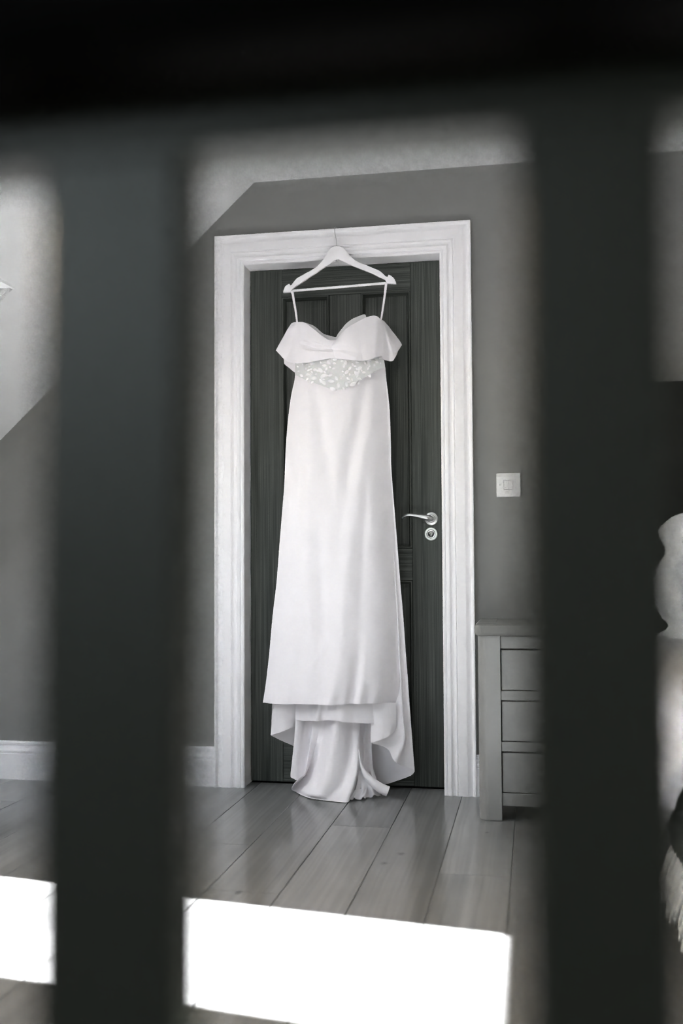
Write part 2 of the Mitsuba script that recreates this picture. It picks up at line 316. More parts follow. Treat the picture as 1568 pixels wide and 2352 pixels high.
# lever handle and lock
def lathe_y(prof, cx, cz, n=40):
    """prof [(r, y)] revolved about the y axis through (cx, cz)"""
    a = np.arange(n)*2*math.pi/n; V = []; F = []
    for r, y in prof: V += [(cx+r*math.cos(t), y, cz+r*math.sin(t)) for t in a]
    for i in range(len(prof)-1):
        for j in range(n):
            k = (j+1) % n; F += [(i*n+j, i*n+k, (i+1)*n+k), (i*n+j, (i+1)*n+k, (i+1)*n+j)]
    m = trimesh.Trimesh(np.array(V), np.array(F), process=False); m.fix_normals(); return m
HX, HZ, LX, LZ = .715, 1.0055, .7135, .948
hd = obj('handle', lathe_y([(.0, YD-.008), (.013, YD-.008), (.0150, YD-.0095), (.0165, YD-.0085), (.0235, YD-.0075), (.0252, YD-.0055), (.0252, YD), (0, YD)], HX, HZ), 'satin_nickel', dn, 35, label='satin metal lever handle on a round rose')
lev = smooth_pts([(HX, YD-.012, HZ), (HX, YD-.034, HZ), (HX-.006, YD-.048, HZ+.001), (HX-.022, YD-.052, HZ+.005), (HX-.045, YD-.052, HZ+.009), (HX-.068, YD-.051, HZ+.013), (HX-.086, YD-.049, HZ+.013), (HX-.099, YD-.044, HZ+.007), (HX-.106, YD-.038, HZ+.001)], 40)
lr = np.interp(np.linspace(0, 1, 40), [0, .2, .32, .5, .65, .85, .97, 1], [.0105, .0112, .0115, .0075, .0058, .0054, .0045, .002])
obj('lever', tube(lev, lr, 16), 'satin_nickel', hd, 50)
lk = obj('lock', lathe_y([(.0115, YD-.002), (.0115, YD-.006), (.0165, YD-.0075), (.0235, YD-.007), (.0252, YD-.005), (.0252, YD), (.0115, YD)], LX, LZ), 'satin_nickel', dn, 35, label='round metal keyhole rose below the lever')
obj('recess', lathe_y([(0, YD-.0018), (.0150, YD-.0018), (.0150, YD-.0074), (.0166, YD-.0077), (.0166, YD-.001), (0, YD-.001)], LX, LZ), 'black_void', lk, 35)
obj('cylinder', join(lathe_y([(0, YD-.0095), (.0062, YD-.0095), (.0074, YD-.0085), (.0074, YD-.001), (0, YD-.001)], LX, LZ+.0035), box(LX-.0035, LX+.0035, YD-.009, YD-.001, LZ-.012, LZ+.001, .0015)), 'chrome', lk, 35)
obj('keyway', join(box(LX-.0007, LX+.0007, YD-.0099, YD-.009, LZ-.001, LZ+.0078), box(LX-.004, LX-.0015, YD-.0099, YD-.009, LZ-.0005, LZ+.002)), 'black_void', lk, False)

# ------------------------------------------------------------------ light switch
sw = thing('light_switch', 'white square light switch on the grey wall right of the door', 'light switch')
sx, sz = .9614, 1.1652; s = .086
plate = sg.box(sx, sz-s, sx+s, sz).buffer(-.003).buffer(.003, quad_segs=4)
obj('plate', trimesh.convex.convex_hull(np.vstack([[(x, 0, z) for x, z in plate.exterior.coords], [(x, -.0045, z) for x, z in plate.exterior.coords], [(sx+a, -.0100, sz-b) for a in (.0006, s-.0006) for b in (.0135, s-.0135)]])), 'switch_plastic', sw, False)
for i, (a, tl) in enumerate(((.0275, .0022), (.0435, -.0022))):
    x0, z0, z1 = sx+a, sz-.0595, sz-.027
    obj('rocker', trimesh.convex.convex_hull(np.array([(x, y, z) for x in (x0, x0+.0150) for y, z in ((-.008, z0), (-.008, z1), (-.0112-tl*.7, z0+.0006), (-.0118, (z0+z1)/2), (-.0112+tl*.7, z1-.0006))])), 'switch_plastic', sw, False)
obj('rocker_surround', ext_xz(sg.box(sx+.0262, sz-.0608, sx+.0600, sz-.0257).difference(sg.box(sx+.0274, sz-.0596, sx+.0588, sz-.0269)), -.0102, -.0086), 'black_void', sw, False)
obj('rocker_gap', box(sx+.0426, sx+.0436, -.0104, -.0086, sz-.0596, sz-.0269), 'black_void', sw, False)
for a in (.0128, .0735):
    sc = obj('screw', lathe_y([(0, -.0101), (.0024, -.0101), (.0032, -.0096), (.0032, -.008)], sx+a, sz-.0425, 20), 'steel', sw, 35)
    obj('slot', box(sx+a-.0003, sx+a+.0006, -.0104, -.0095, sz-.0425-.0026, sz-.0425+.0026), 'black_void', sc, False)

# ------------------------------------------------------------------ bedside chest
ch = thing('bedside_chest', 'painted grey bedside chest of three drawers beside the door casing', 'chest of drawers')
CX0, CX1, CY0, CY1 = .905, 1.335, -.352, -.022
def post(x0, x1, y0, y1, rx):
    pol = sg.box(x0, y0, x1, y1); r = .034
    cxx = x0+r if rx < 0 else x1-r
    corner = sg.box(min(cxx, x0 if rx < 0 else x1), y0, max(cxx, x0 if rx < 0 else x1), y0+r)
    pol = pol.difference(corner).union(sg.Point(cxx, y0+r).buffer(r, quad_segs=10).intersection(corner))
    ins = pol.buffer(-.002)
    return trimesh.convex.convex_hull(np.vstack([[(x, y, z) for x, y in p.exterior.coords] for p, z in ((ins, 0.0), (pol, .003), (pol, .602))] ).reshape(-1, 3))
obj('post', post(CX0, CX0+.074, CY0, CY0+.07, -1), 'chest_paint', ch, 25)
obj('post', post(CX1-.074, CX1, CY0, CY0+.07, 1), 'chest_paint', ch, 25)
obj('post', box(CX0, CX0+.05, CY1-.05, CY1, 0, .602, .003), 'chest_paint', ch, 25)
obj('post', box(CX1-.05, CX1, CY1-.05, CY1, 0, .602, .003), 'chest_paint', ch, 25)
obj('side_panel', box(CX0+.012, CX0+.028, CY0+.06, CY1-.04, .05, .602), 'chest_paint', ch, False)
obj('side_panel', box(CX1-.028, CX1-.012, CY0+.06, CY1-.04, .05, .602), 'chest_paint', ch, False)
obj('back_panel', box(CX0+.04, CX1-.04, CY1-.012, CY1-.004, .05, .602), 'chest_paint', ch, False)
DXL, DXR = CX0+.074, CX1-.074
for z0, z1 in ((.560, .602), (.391, .423), (.225, .257), (.049, .0905)):
    obj('rail', box(DXL, DXR, CY0+.006, CY0+.03, z0, z1, .002), 'chest_paint', ch)
for z0, z1 in ((.423, .558), (.257, .390), (.0905, .223)):
    d = obj('drawer', box(DXL+.003, DXR-.003, CY0+.009, CY0+.028, z0+.002, z1-.002, .0015), 'chest_paint', ch)
    zc = (z0+z1)/2+.006; xc = (DXL+DXR)/2
    obj('handle', join(tube([(xc-.022, CY0-.012, zc), (xc+.022, CY0-.012, zc)], .005, 10), tube([(xc-.016, CY0+.010, zc), (xc-.016, CY0-.012, zc)], .0035, 8), tube([(xc+.016, CY0+.010, zc), (xc+.016, CY0-.012, zc)], .0035, 8)), 'satin_nickel', d, 40)
slab = sg.box(CX0-.010, CY0-.014, CX1+.010, CY1+.004).buffer(-.026).buffer(.026, quad_segs=10).union(sg.box(CX0-.010, CY1-.1, CX1+.010, CY1+.004))
lay = np.vstack([[(x, y, z) for x, y in slab.buffer(-q).exterior.coords] for q, z in ((.012, .602), (.004, .605), (0, .612), (0, .630), (.003, .637), (.008, .640))])
hull = trimesh.convex.convex_hull(lay)
top = manifold3d.Manifold(manifold3d.Mesh(np.array(hull.vertices, np.float32), np.array(hull.faces, np.uint32)))
groove = manifold3d.Manifold.cube((.0016, 1, .003)).translate((CX0+.058, CY0-.5, .6385))
obj('top', top - groove, 'chest_top_wood', ch, 30, label='darker wooden top board')

# ------------------------------------------------------------------ clothes hanger
hg = thing('clothes_hanger', 'white wooden clothes hanger hooked over the top of the door casing', 'hanger')
HP = [(0.369,-0.046,2.022),(0.3773,-0.046,2.024),(0.3873,-0.046,2.024),(0.3955,-0.046,2.023),(0.4055,-0.046,2.018),(0.4134,-0.046,2.012),(0.428,-0.046,1.993),(0.4383,-0.046,1.98),(0.4514,-0.046,1.968),(0.4678,-0.046,1.958),(0.4865,-0.046,1.95),(0.5136,-0.046,1.937),(0.539,-0.046,1.925),(0.5494,-0.046,1.918),(0.5591,-0.046,1.908),(0.5664,-0.046,1.9),(0.5737,-0.046,1.898),(0.5754,-0.046,1.902),(0.576,-0.046,1.906),(0.5827,-0.046,1.904),(0.5884,-0.046,1.9),(0.5948,-0.046,1.895),(0.5996,-0.046,1.888),(0.6035,-0.046,1.88),(0.6053,-0.046,1.87),(0.5703,-0.046,1.874),(0.5648,-0.046,1.888),(0.5379,-0.046,1.902),(0.5151,-0.046,1.915),(0.4791,-0.046,1.931),(0.4453,-0.046,1.946),(0.4134,-0.046,1.962),(0.3865,-0.046,1.976),(0.367,-0.046,1.966),(0.3504,-0.046,1.956),(0.3253,-0.046,1.942),(0.3031,-0.046,1.928),(0.2785,-0.046,1.914),(0.2583,-0.046,1.901),(0.2331,-0.046,1.887),(0.2128,-0.046,1.874),(0.2071,-0.046,1.86),(0.1769,-0.046,1.86),(0.1784,-0.046,1.869),(0.1815,-0.046,1.877),(0.1856,-0.046,1.884),(0.1906,-0.046,1.888),(0.1961,-0.046,1.891),(0.2011,-0.046,1.892),(0.2028,-0.046,1.886),(0.2087,-0.046,1.887),(0.218,-0.046,1.899),(0.2281,-0.046,1.91),(0.2338,-0.046,1.914),(0.2399,-0.046,1.917),(0.2668,-0.046,1.93),(0.2913,-0.046,1.942),(0.3087,-0.046,1.953),(0.3238,-0.046,1.968),(0.3349,-0.046,1.982),(0.3451,-0.046,1.996),(0.3506,-0.046,2.007),(0.3572,-0.046,2.015),(0.3623,-0.046,2.019)]
hp = sg.Polygon([(x, z) for x, y, z in HP])
yh = HP[0][1]
hm = join(ext_xz(hp.buffer(-.0015), yh-.0065, yh+.0065), ext_xz(hp, yh-.005, yh+.005))
obj('shoulder_bar', hm, 'hanger_white', hg, 25)
BP = [(0.2128,-0.046,1.866),(0.5662,-0.046,1.876)]
obj('trouser_bar', tube(np.linspace(BP[0], BP[1], 6), .0048, 14), 'hanger_white', hg, 40)
HK = [(0.3833,-0.046,2.02),(0.383,-0.046,2.03),(0.3817,-0.044,2.047),(0.3764,-0.04,2.067),(0.3726,-0.034,2.084),(0.3713,-0.027,2.101)]
HK = HK + [(HK[-1][0]+.001, -.0215, ZT+.0065), (HK[-1][0]+.003, -.014, ZT+.0075), (HK[-1][0]+.006, -.006, ZT+.003), (HK[-1][0]+.007, -.003, ZT+.0015)]
obj('hook', tube(smooth_pts(HK, 50), .0014, 10), 'steel', hg, 50, label='thin metal wire hook')
SC = [(0.386,-0.046,1.976)][0]
obj('screw_tip', tube([SC, (SC[0], SC[1], SC[2]-.010)], .0013, 8), 'steel', hg, 40)

# ------------------------------------------------------------------ wedding dress
dr_ = thing('wedding_dress', 'white off-shoulder wedding dress with a long skirt and train on the hanger', 'dress')
CL = 'satin_cloth'
def ridge(u, v, pts, w, a):
    """a soft fold along points (v, u), width w, depth a"""
    vs = [p[0] for p in pts]; c = np.interp(v, vs, [p[1] for p in pts]); k = np.interp(v, vs, [p[2] if len(p) > 2 else 1 for p in pts])
    return a*k*np.exp(-((u-c)/w)**2)
# skirt front
def skirt_off(u, v, S):
    w = 2*u-1
    d = -(.042+.04*v)*(1-np.abs(w)**np.where(w > 0, 2.3, 2.8)) + .016*sm(.8, 1, u)
    d += ridge(u, v, [(0, .22, .2), (.12, .30, 1), (.38, .46, .6), (.5, .48, 0)], .075, .013)
    d += ridge(u, v, [(0, .86, .2), (.12, .76, 1), (.35, .62, 1), (.55, .55, .2), (.7, .5, 0)], .075, .013)
    d += ridge(u, v, [(.3, .34, 0), (.55, .38, 1), (.75, .42, 1), (1, .45, .4)], .07, .012)
    d += ridge(u, v, [(0, .12, .4), (.3, .14, 1), (.6, .2, .6), (.8, .28, 1), (1, .28, .8)], .065, .011)
    d += ridge(u, v, [(.2, .86, 0), (.5, .75, .5), (.8, .72, .3), (.92, .70, 1), (1, .68, 1.3)], .045, .012)
    d += ridge(u, v, [(.3, .62, 0), (.6, .62, 1), (1, .56, 1)], .06, -.006)
    d += ridge(u, v, [(.4, .88, 0), (.7, .9, 1), (1, .88, 1)], .07, -.008)
    d += .0035*sm(.9, 1, v)*np.sin(u*38+3*np.sin(u*9))
    return yoff(d)
SKT = [(0.2251,-0.052,1.604),(0.3928,-0.052,1.6),(0.5561,-0.052,1.59)]
SKB = [(0.1023,-0.075,0.3286),(0.1619,-0.075,0.3307),(0.2441,-0.075,0.3355),(0.3581,-0.075,0.3363),(0.4708,-0.075,0.3402),(0.5492,-0.066,0.339),(0.5925,-0.057,0.3308)]
SKL = [(0.2251,-0.052,1.604),(0.2225,-0.052,1.541),(0.2158,-0.053,1.504),(0.2075,-0.054,1.466),(0.1966,-0.055,1.385),(0.1876,-0.057,1.275),(0.1815,-0.06,1.128),(0.1732,-0.062,1.026),(0.1641,-0.064,0.9126),(0.1525,-0.066,0.7689),(0.138,-0.069,0.645),(0.1252,-0.072,0.5022),(0.1132,-0.074,0.3998),(0.1023,-0.075,0.3286)]
SKR = [(0.5558,-0.05,1.591),(0.5597,-0.045,1.561),(0.5631,-0.042,1.519),(0.5691,-0.042,1.456),(0.5735,-0.042,1.389),(0.5759,-0.043,1.267),(0.5756,-0.044,1.204),(0.58,-0.045,1.122),(0.5858,-0.046,1.021),(0.5908,-0.047,0.9192),(0.5978,-0.048,0.7682),(0.6035,-0.05,0.6464),(0.6068,-0.053,0.5064),(0.6047,-0.055,0.406),(0.5989,-0.056,0.3574),(0.5925,-0.057,0.3308)]
obj('skirt', coons(SKT, SKB, SKL, SKR, 110, 170, skirt_off, .0018), CL, dr_, 60)
# side of the skirt, turning back towards the door and hanging lower at the hem
SBR = [(0.5529,-0.03,1.595),(0.563,-0.03,1.521),(0.5707,-0.03,1.458),(0.5759,-0.03,1.391),(0.579,-0.03,1.268),(0.5794,-0.03,1.205),(0.5842,-0.03,1.123),(0.5917,-0.03,1.022),(0.5992,-0.03,0.9193),(0.6099,-0.03,0.7677),(0.6197,-0.03,0.6454),(0.6286,-0.03,0.5045),(0.6358,-0.03,0.4035),(0.6386,-0.03,0.3547),(0.6475,-0.03,0.2198),(0.6532,-0.03,0.1384),(0.6564,-0.03,0.0916)]
SBL = [(0.5497,-0.03,1.595),(0.5477,-0.02,1.523),(0.5522,-0.02,1.46),(0.5547,-0.018,1.393),(0.5567,-0.016,1.27),(0.5574,-0.015,1.152),(0.5612,-0.014,1.023),(0.5652,-0.014,0.9102),(0.5725,-0.016,0.7674),(0.5768,-0.018,0.6444),(0.5795,-0.022,0.5031),(0.5811,-0.028,0.4023),(0.5876,-0.045,0.3165),(0.5922,-0.052,0.2784),(0.5944,-0.056,0.2462),(0.5873,-0.06,0.2295),(0.5719,-0.064,0.2173),(0.5393,-0.07,0.2034),(0.505,-0.075,0.1916)]
SBB = [(0.505,-0.075,0.1916),(0.5268,-0.072,0.1855),(0.5484,-0.068,0.179),(0.5668,-0.064,0.1664),(0.5765,-0.066,0.1492),(0.5848,-0.07,0.1315),(0.5955,-0.068,0.1222),(0.6089,-0.05,0.1105),(0.634,-0.036,0.0999),(0.6564,-0.03,0.0916)]
def side_off(u, v, S):
    return yoff(-.004*np.sin(math.pi*u)*sm(0, .2, v)*(1-sm(.8, .95, v)) + .003*np.sin(u*9)*sm(.3, .8, v)*(1-sm(.85, .97, v))*u*(1-u)*4)
obj('skirt_side', coons(SBL[:1]*2, SBB, SBL, SBR, 50, 150, side_off, .0016), CL, dr_, 60)
# folded back edge on the right, light side out
RA = coons([(0.5366,-0.088,0.3418),(0.5696,-0.075,0.3391),(0.595,-0.064,0.3366)], [(0.5058,-0.09,0.1951),(0.5416,-0.085,0.2076),(0.5733,-0.074,0.2206),(0.5882,-0.066,0.2321),(0.5949,-0.062,0.2472)], [(0.5096,-0.088,0.3413),(0.508,-0.09,0.2823),(0.5058,-0.09,0.1951)], [(0.595,-0.064,0.3366),(0.5954,-0.062,0.2878),(0.5949,-0.062,0.2472)], 30, 30, lambda u, v, S: yoff(-.012*np.sin(math.pi*u)*(.3+v)))
obj('skirt_fold', RA, CL, dr_, 60)
# folded back edge on the left
LA = coons([(0.1399,-0.06,0.3361),(0.181,-0.052,0.3326),(0.2361,-0.04,0.3289)], [(0.1272,-0.06,0.2071),(0.1719,-0.05,0.2218),(0.2216,-0.036,0.2415)], [(0.1399,-0.06,0.3361),(0.1348,-0.06,0.2768),(0.1272,-0.06,0.2071)], [(0.2361,-0.04,0.3289),(0.2216,-0.036,0.2415)], 24, 30, lambda u, v, S: yoff(-.014*np.sin(math.pi*u)*(.2+v)))
obj('skirt_fold', LA, CL, dr_, 60)
# inside face of the long back panel, left and right of the train
obj('skirt_back', coons([(0.1346,-0.045,0.4111),(0.3709,0.03,0.4063),(0.6272,0.015,0.4123)], [(0.1259,-0.055,0.2054),(0.1598,-0.035,0.1837),(0.202,-0.01,0.1598),(0.2696,0.03,0.1202),(0.3993,0.045,0.0324),(0.4816,0.045,0.0112),(0.5413,0.04,0.0208),(0.5981,0.03,0.0417),(0.6388,0.015,0.0613),(0.6527,0.004,0.0782)],
    [(0.1346,-0.045,0.4111),(0.1259,-0.055,0.2054)], [(0.6272,0.015,0.4123),(0.6527,0.004,0.0782)], 70, 40, lambda u, v, S: yoff(.012*np.sin(u*14)*u*(1-u)*v)), CL, dr_, 60)
# underskirt hem showing below the front hem
LI = coons([(0.2245,-0.068,0.358),(0.3892,-0.11,0.3668),(0.5392,-0.072,0.3647)], [(0.2231,-0.07,0.2685),(0.2636,-0.09,0.2678),(0.3316,-0.105,0.2734),(0.3907,-0.112,0.2775),(0.415,-0.114,0.2721),(0.4692,-0.106,0.2675),(0.5126,-0.09,0.2653),(0.5369,-0.072,0.2638)],
    [(0.2245,-0.068,0.358),(0.2231,-0.07,0.2685)], [(0.5392,-0.072,0.3647),(0.5369,-0.072,0.2638)], 80, 20,
    lambda u, v, S: yoff(-.02*np.sin(math.pi*u) + ridge(u, v, [(0, .42), (1, .38)], .09, .016) + ridge(u, v, [(0, .22), (1, .2)], .08, .010) + ridge(u, v, [(0, .74), (1, .72)], .1, .012) + ridge(u, v, [(0, .33), (1, .29)], .03, -.010)))
obj('underskirt', LI, CL, dr_, 60)
# train: main fall spreading on to the floor
TL_ = [(0.281,-0.035,0.2844),(0.2807,-0.05,0.223),(0.2762,-0.068,0.1627),(0.271,-0.086,0.1155),(0.2652,-0.104,0.0813),(0.2493,-0.116,0.0677),(0.2308,-0.12,0.0476),(0.2198,-0.115,0.0321)]
TR_ = [(0.4582,-0.04,0.2892),(0.4604,-0.066,0.199),(0.463,-0.088,0.1406),(0.4635,-0.1,0.1165),(0.4616,-0.124,0.0827),(0.4548,-0.14,0.0491),(0.4477,-0.154,0.0274),(0.4422,-0.168,0.0076)]
TB_ = [(0.2198,-0.115,0.0321)] + [(0.2001,-0.0337,0.004),(0.2298,-0.075,0.004),(0.253,-0.105,0.003),(0.3003,-0.1515,0.003),(0.3596,-0.1706,0.002),(0.4125,-0.1847,0.002),(0.4358,-0.1842,0.002)] + [(0.4422,-0.168,0.0076)]
def train_off(u, v, S):
    d = ridge(u, v, [(0, .30), (.5, .38), (1, .30, .3)], .12, .014) + ridge(u, v, [(0, .62), (1, .62)], .14, -.016) + ridge(u, v, [(0, .88, .4), (.5, .86), (.9, .82, .8), (1, .8, .2)], .07, .018)
    d += ridge(u, v, [(.45, .98, 0), (.7, .985), (1, .97, 0)], .05, -.010) + ridge(u, v, [(.6, .45, 0), (.85, .5), (1, .5, 0)], .05, .008) + ridge(u, v, [(.6, .22, 0), (.85, .16), (1, .12, 0)], .06, .008)
    d += -.020*np.sin(math.pi*u)*(1-.6*v)
    return yoff(d*(1-.9*sm(.93, 1, v)))
obj('train', coons([(0.281,-0.035,0.2844),(0.3744,-0.06,0.2903),(0.4582,-0.04,0.2892)], TB_, TL_, TR_, 90, 100, train_off, .0018), CL, dr_, 60)
# left grey fold of the train
obj('train_fold', coons([(0.2201,-0.05,0.2853),(0.2502,-0.03,0.2829),(0.2898,-0.03,0.2838)], [(0.2019,-0.06,0.0622),(0.2062,-0.064,0.0561),(0.2165,-0.066,0.0529),(0.2317,-0.068,0.0483),(0.2665,-0.07,0.068)], [(0.2201,-0.05,0.2853),(0.2176,-0.058,0.2068),(0.2134,-0.062,0.1597),(0.2072,-0.061,0.1038),(0.2019,-0.06,0.0622)], [(0.2898,-0.03,0.2838),(0.2816,-0.055,0.1683),(0.2704,-0.065,0.1066),(0.2656,-0.066,0.0672)], 40, 60,
    lambda u, v, S: yoff(-.006*np.sin(math.pi*np.clip(u*2.2, 0, 1)) + .022*sm(.35, .8, u)*(1-sm(.8, 1, u)))), CL, dr_, 60)
# right part of the train: dark hollow and the fold that sweeps to the right
obj('train_fold', coons([(0.45,-0.03,0.2875),(0.4743,-0.02,0.2865),(0.4978,-0.015,0.2863)], [(0.4459,-0.1799,0.012),(0.4563,-0.1141,0.008),(0.4778,-0.0814,0.006),(0.5009,-0.057,0.006),(0.5199,-0.0349,0.008)], [(0.45,-0.03,0.2875),(0.456,-0.065,0.1673),(0.4592,-0.09,0.1144),(0.4538,-0.125,0.055),(0.4433,-0.165,0.0085)], [(0.4978,-0.015,0.2863),(0.4979,-0.02,0.1919),(0.5045,-0.035,0.1002),(0.5232,-0.055,0.0423)], 50, 80,
    lambda u, v, S: yoff(.028*np.sin(math.pi*u)*(1-sm(.75, 1, v)) + ridge(u, v, [(.0, .55), (1, .55)], .12, -.010)*(1-sm(.85, 1, v)) + .012*np.sin(u*26)*sm(.75, .95, v))), CL, dr_, 60)
fw = smooth_pts([(0.4613,-0.082,0.1675),(0.4672,-0.09,0.1256),(0.4798,-0.1,0.0969),(0.5,-0.108,0.073),(0.5253,-0.11,0.0512),(0.5485,-0.108,0.0362),(0.5701,-0.106,0.0273)], 40)
frad = np.interp(np.linspace(0, 1, 40), [0, .2, .45, .7, .9, 1], [.002, .006, .0125, .0165, .0185, .0185])
frad2 = np.minimum(frad, fw[:, 2]-.0005)
fold = tube(fw, np.maximum(frad2, .002), 22)
obj('train_fold', fold, CL, dr_, 60)
# crumpled hem of the train on the floor
def hem_off(k, ph, a):
    def f(u, v, S):
        w = np.sin(u*k+ph+1.2*np.sin(u*5)); r = sm(.25, 1, v)
        return np.stack([0*u, -a*w*r, (.5+.5*w)**2*.012*sm(.55, 1, v)], -1)
    return f
obj('train_hem', coons([(0.4631,-0.095,0.0954),(0.4844,-0.09,0.0764),(0.5065,-0.09,0.057)], [(0.4514,-0.14,0.003),(0.4736,-0.1231,0.003),(0.494,-0.113,0.003),(0.5107,-0.1093,0.002),(0.5258,-0.0944,0.003),(0.5392,-0.0786,0.003)], [(0.4631,-0.095,0.0954),(0.4608,-0.12,0.0541)] + [(0.4514,-0.14,0.003)], [(0.5065,-0.09,0.057),(0.5269,-0.1,0.0367)] + [(0.5392,-0.0786,0.003)], 60, 36, hem_off(19, .6, .012)), CL, dr_, 60)
obj('train_hem', coons([(0.4563,-0.14,0.0353),(0.4765,-0.12,0.0362),(0.4937,-0.11,0.0346)], [(0.441,-0.1615,0.003),(0.4566,-0.1524,0.003),(0.4749,-0.1494,0.003),(0.4911,-0.1335,0.003)], [(0.4563,-0.14,0.0353)] + [(0.441,-0.1615,0.003)], [(0.4937,-0.11,0.0346)] + [(0.4911,-0.1335,0.003)], 40, 24, hem_off(15, 2.2, .010)), CL, dr_, 60)
# bodice lining, drapes, sleeves
obj('bodice_lining', coons([(0.2306,-0.052,1.741),(0.2562,-0.054,1.742),(0.2799,-0.056,1.734),(0.3021,-0.059,1.722),(0.3325,-0.062,1.695),(0.3591,-0.063,1.685),(0.3805,-0.063,1.679),(0.3871,-0.063,1.689),(0.397,-0.063,1.702),(0.4084,-0.062,1.716),(0.4198,-0.061,1.729),(0.4328,-0.06,1.739),(0.4458,-0.059,1.747),(0.4668,-0.057,1.755),(0.4889,-0.056,1.761),(0.4966,-0.055,1.749),(0.5279,-0.052,1.746)], [(0.2255,-0.054,1.6),(0.3961,-0.07,1.579),(0.5564,-0.054,1.587)], [(0.2306,-0.052,1.741),(0.2255,-0.054,1.6)], [(0.5279,-0.052,1.746),(0.5564,-0.054,1.587)], 80, 30,
    lambda u, v, S: yoff(-.03*np.sin(math.pi*u)*v)), 'satin_shade', dr_, 60)
obj('back_drape', coons([(0.1712,-0.03,1.653),(0.2386,-0.03,1.65)], [(0.1754,-0.032,1.593),(0.1955,-0.034,1.576),(0.2178,-0.036,1.558),(0.2295,-0.05,1.565)], [(0.1712,-0.03,1.653),(0.1754,-0.032,1.593)], [(0.2386,-0.03,1.65),(0.2295,-0.05,1.565)], 16, 20), CL, dr_, 60)
def drapeL(u, v, S):
    a = math.pi
    d = -.030*np.sin(a*np.clip(u, 0, 1))**.8*(.35+.65*np.sin(a*np.clip(v*.75+.12, 0, 1)))
    d += ridge(u, v, [(0, .42, 0), (.42, .42, 0), (.5, .5, 1), (.6, .62, 1), (.62, .7, 0)], .16, .004)
    d += ridge(v, u, [(.3, .50, 0), (.45, .52, 1), (.75, .50, 1), (1, .47, .6)], .10, .007)
    d += ridge(u, v, [(0, .16, .4), (1, .2, 1)], .06, .007) + ridge(u, v, [(0, .30, .2), (1, .42, .8)], .06, .004)
    return yoff(d)
obj('front_drape', coons([(0.2095,-0.055,1.74),(0.2224,-0.06,1.742),(0.2405,-0.066,1.74),(0.2607,-0.07,1.737),(0.2797,-0.078,1.725),(0.2992,-0.084,1.709),(0.3234,-0.09,1.688),(0.3472,-0.094,1.669),(0.3655,-0.096,1.659),(0.39,-0.096,1.658),(0.418,-0.098,1.645)], [(0.1454,-0.04,1.644),(0.163,-0.045,1.626),(0.1827,-0.05,1.605),(0.2069,-0.06,1.59),(0.2309,-0.07,1.583),(0.2564,-0.08,1.581),(0.2809,-0.086,1.58),(0.307,-0.092,1.583),(0.3324,-0.096,1.586),(0.3525,-0.098,1.589),(0.3774,-0.1,1.591),(0.4342,-0.1,1.581)],
    [(0.2095,-0.055,1.74),(0.1936,-0.052,1.719),(0.1755,-0.047,1.691),(0.1573,-0.042,1.663),(0.1454,-0.04,1.644)], [(0.418,-0.098,1.645),(0.4342,-0.1,1.581)], 70, 50, drapeL), CL, dr_, 60)
def drapeR(u, v, S):
    a = math.pi
    d = -.036*np.sin(a*np.clip(u*.9+.08, 0, 1))*(.35+.65*np.sin(a*np.clip(v*.75+.12, 0, 1)))
    d += ridge(v, u, [(0, .55, 1), (.35, .72, 1), (.8, .92, .2)], .10, .006)
    d += ridge(u, v, [(0, .62, .2), (1, .62, 1)], .09, .008) + ridge(u, v, [(0, .9, .6), (1, .86, 1)], .06, -.005)
    return yoff(d)
obj('front_drape', coons([(0.3858,-0.1,1.653),(0.399,-0.1,1.668),(0.4117,-0.098,1.68),(0.426,-0.096,1.694),(0.4449,-0.092,1.708),(0.4653,-0.088,1.719),(0.4842,-0.084,1.731),(0.5014,-0.08,1.74),(0.5156,-0.077,1.745),(0.5271,-0.074,1.747),(0.5404,-0.07,1.744),(0.5511,-0.066,1.733)], [(0.3741,-0.1,1.595),(0.3932,-0.102,1.59),(0.4186,-0.103,1.584),(0.4452,-0.102,1.58),(0.4633,-0.1,1.578),(0.4817,-0.098,1.577),(0.4996,-0.095,1.579),(0.5174,-0.09,1.583),(0.5352,-0.085,1.591),(0.5535,-0.078,1.599)],
    [(0.3858,-0.1,1.653),(0.37,-0.103,1.63),(0.3741,-0.1,1.595)], [(0.5511,-0.066,1.733),(0.5549,-0.072,1.693),(0.5538,-0.078,1.643),(0.5535,-0.078,1.599)], 70, 50, drapeR), CL, dr_, 60)
obj('sleeve_drape', coons([(0.5495,-0.066,1.733),(0.5552,-0.05,1.736),(0.561,-0.034,1.733)], [(0.5503,-0.078,1.603),(0.5587,-0.07,1.588),(0.5728,-0.056,1.586),(0.5868,-0.045,1.585),(0.5944,-0.036,1.594),(0.6081,-0.02,1.637)], [(0.5495,-0.066,1.733),(0.5544,-0.074,1.692),(0.5525,-0.08,1.643),(0.5503,-0.078,1.603)], [(0.561,-0.034,1.733),(0.5882,-0.02,1.696),(0.6179,-0.008,1.655),(0.6128,-0.012,1.646),(0.6081,-0.02,1.637)], 34, 40,
    lambda u, v, S: yoff(-.010*np.sin(math.pi*u)*np.sin(math.pi*v) + ridge(u, v, [(0, .3), (1, .35)], .12, .012)*v)), CL, dr_, 60)
obj('sleeve_drape', coons([(0.5572,-0.03,1.738),(0.5729,-0.015,1.719)], [(0.5936,-0.03,1.595),(0.6022,-0.02,1.615),(0.607,-0.008,1.641)], [(0.5572,-0.03,1.738),(0.5746,-0.03,1.66),(0.5936,-0.03,1.595)], [(0.5729,-0.015,1.719),(0.6175,-0.004,1.656),(0.607,-0.008,1.641)], 14, 20), CL, dr_, 60)
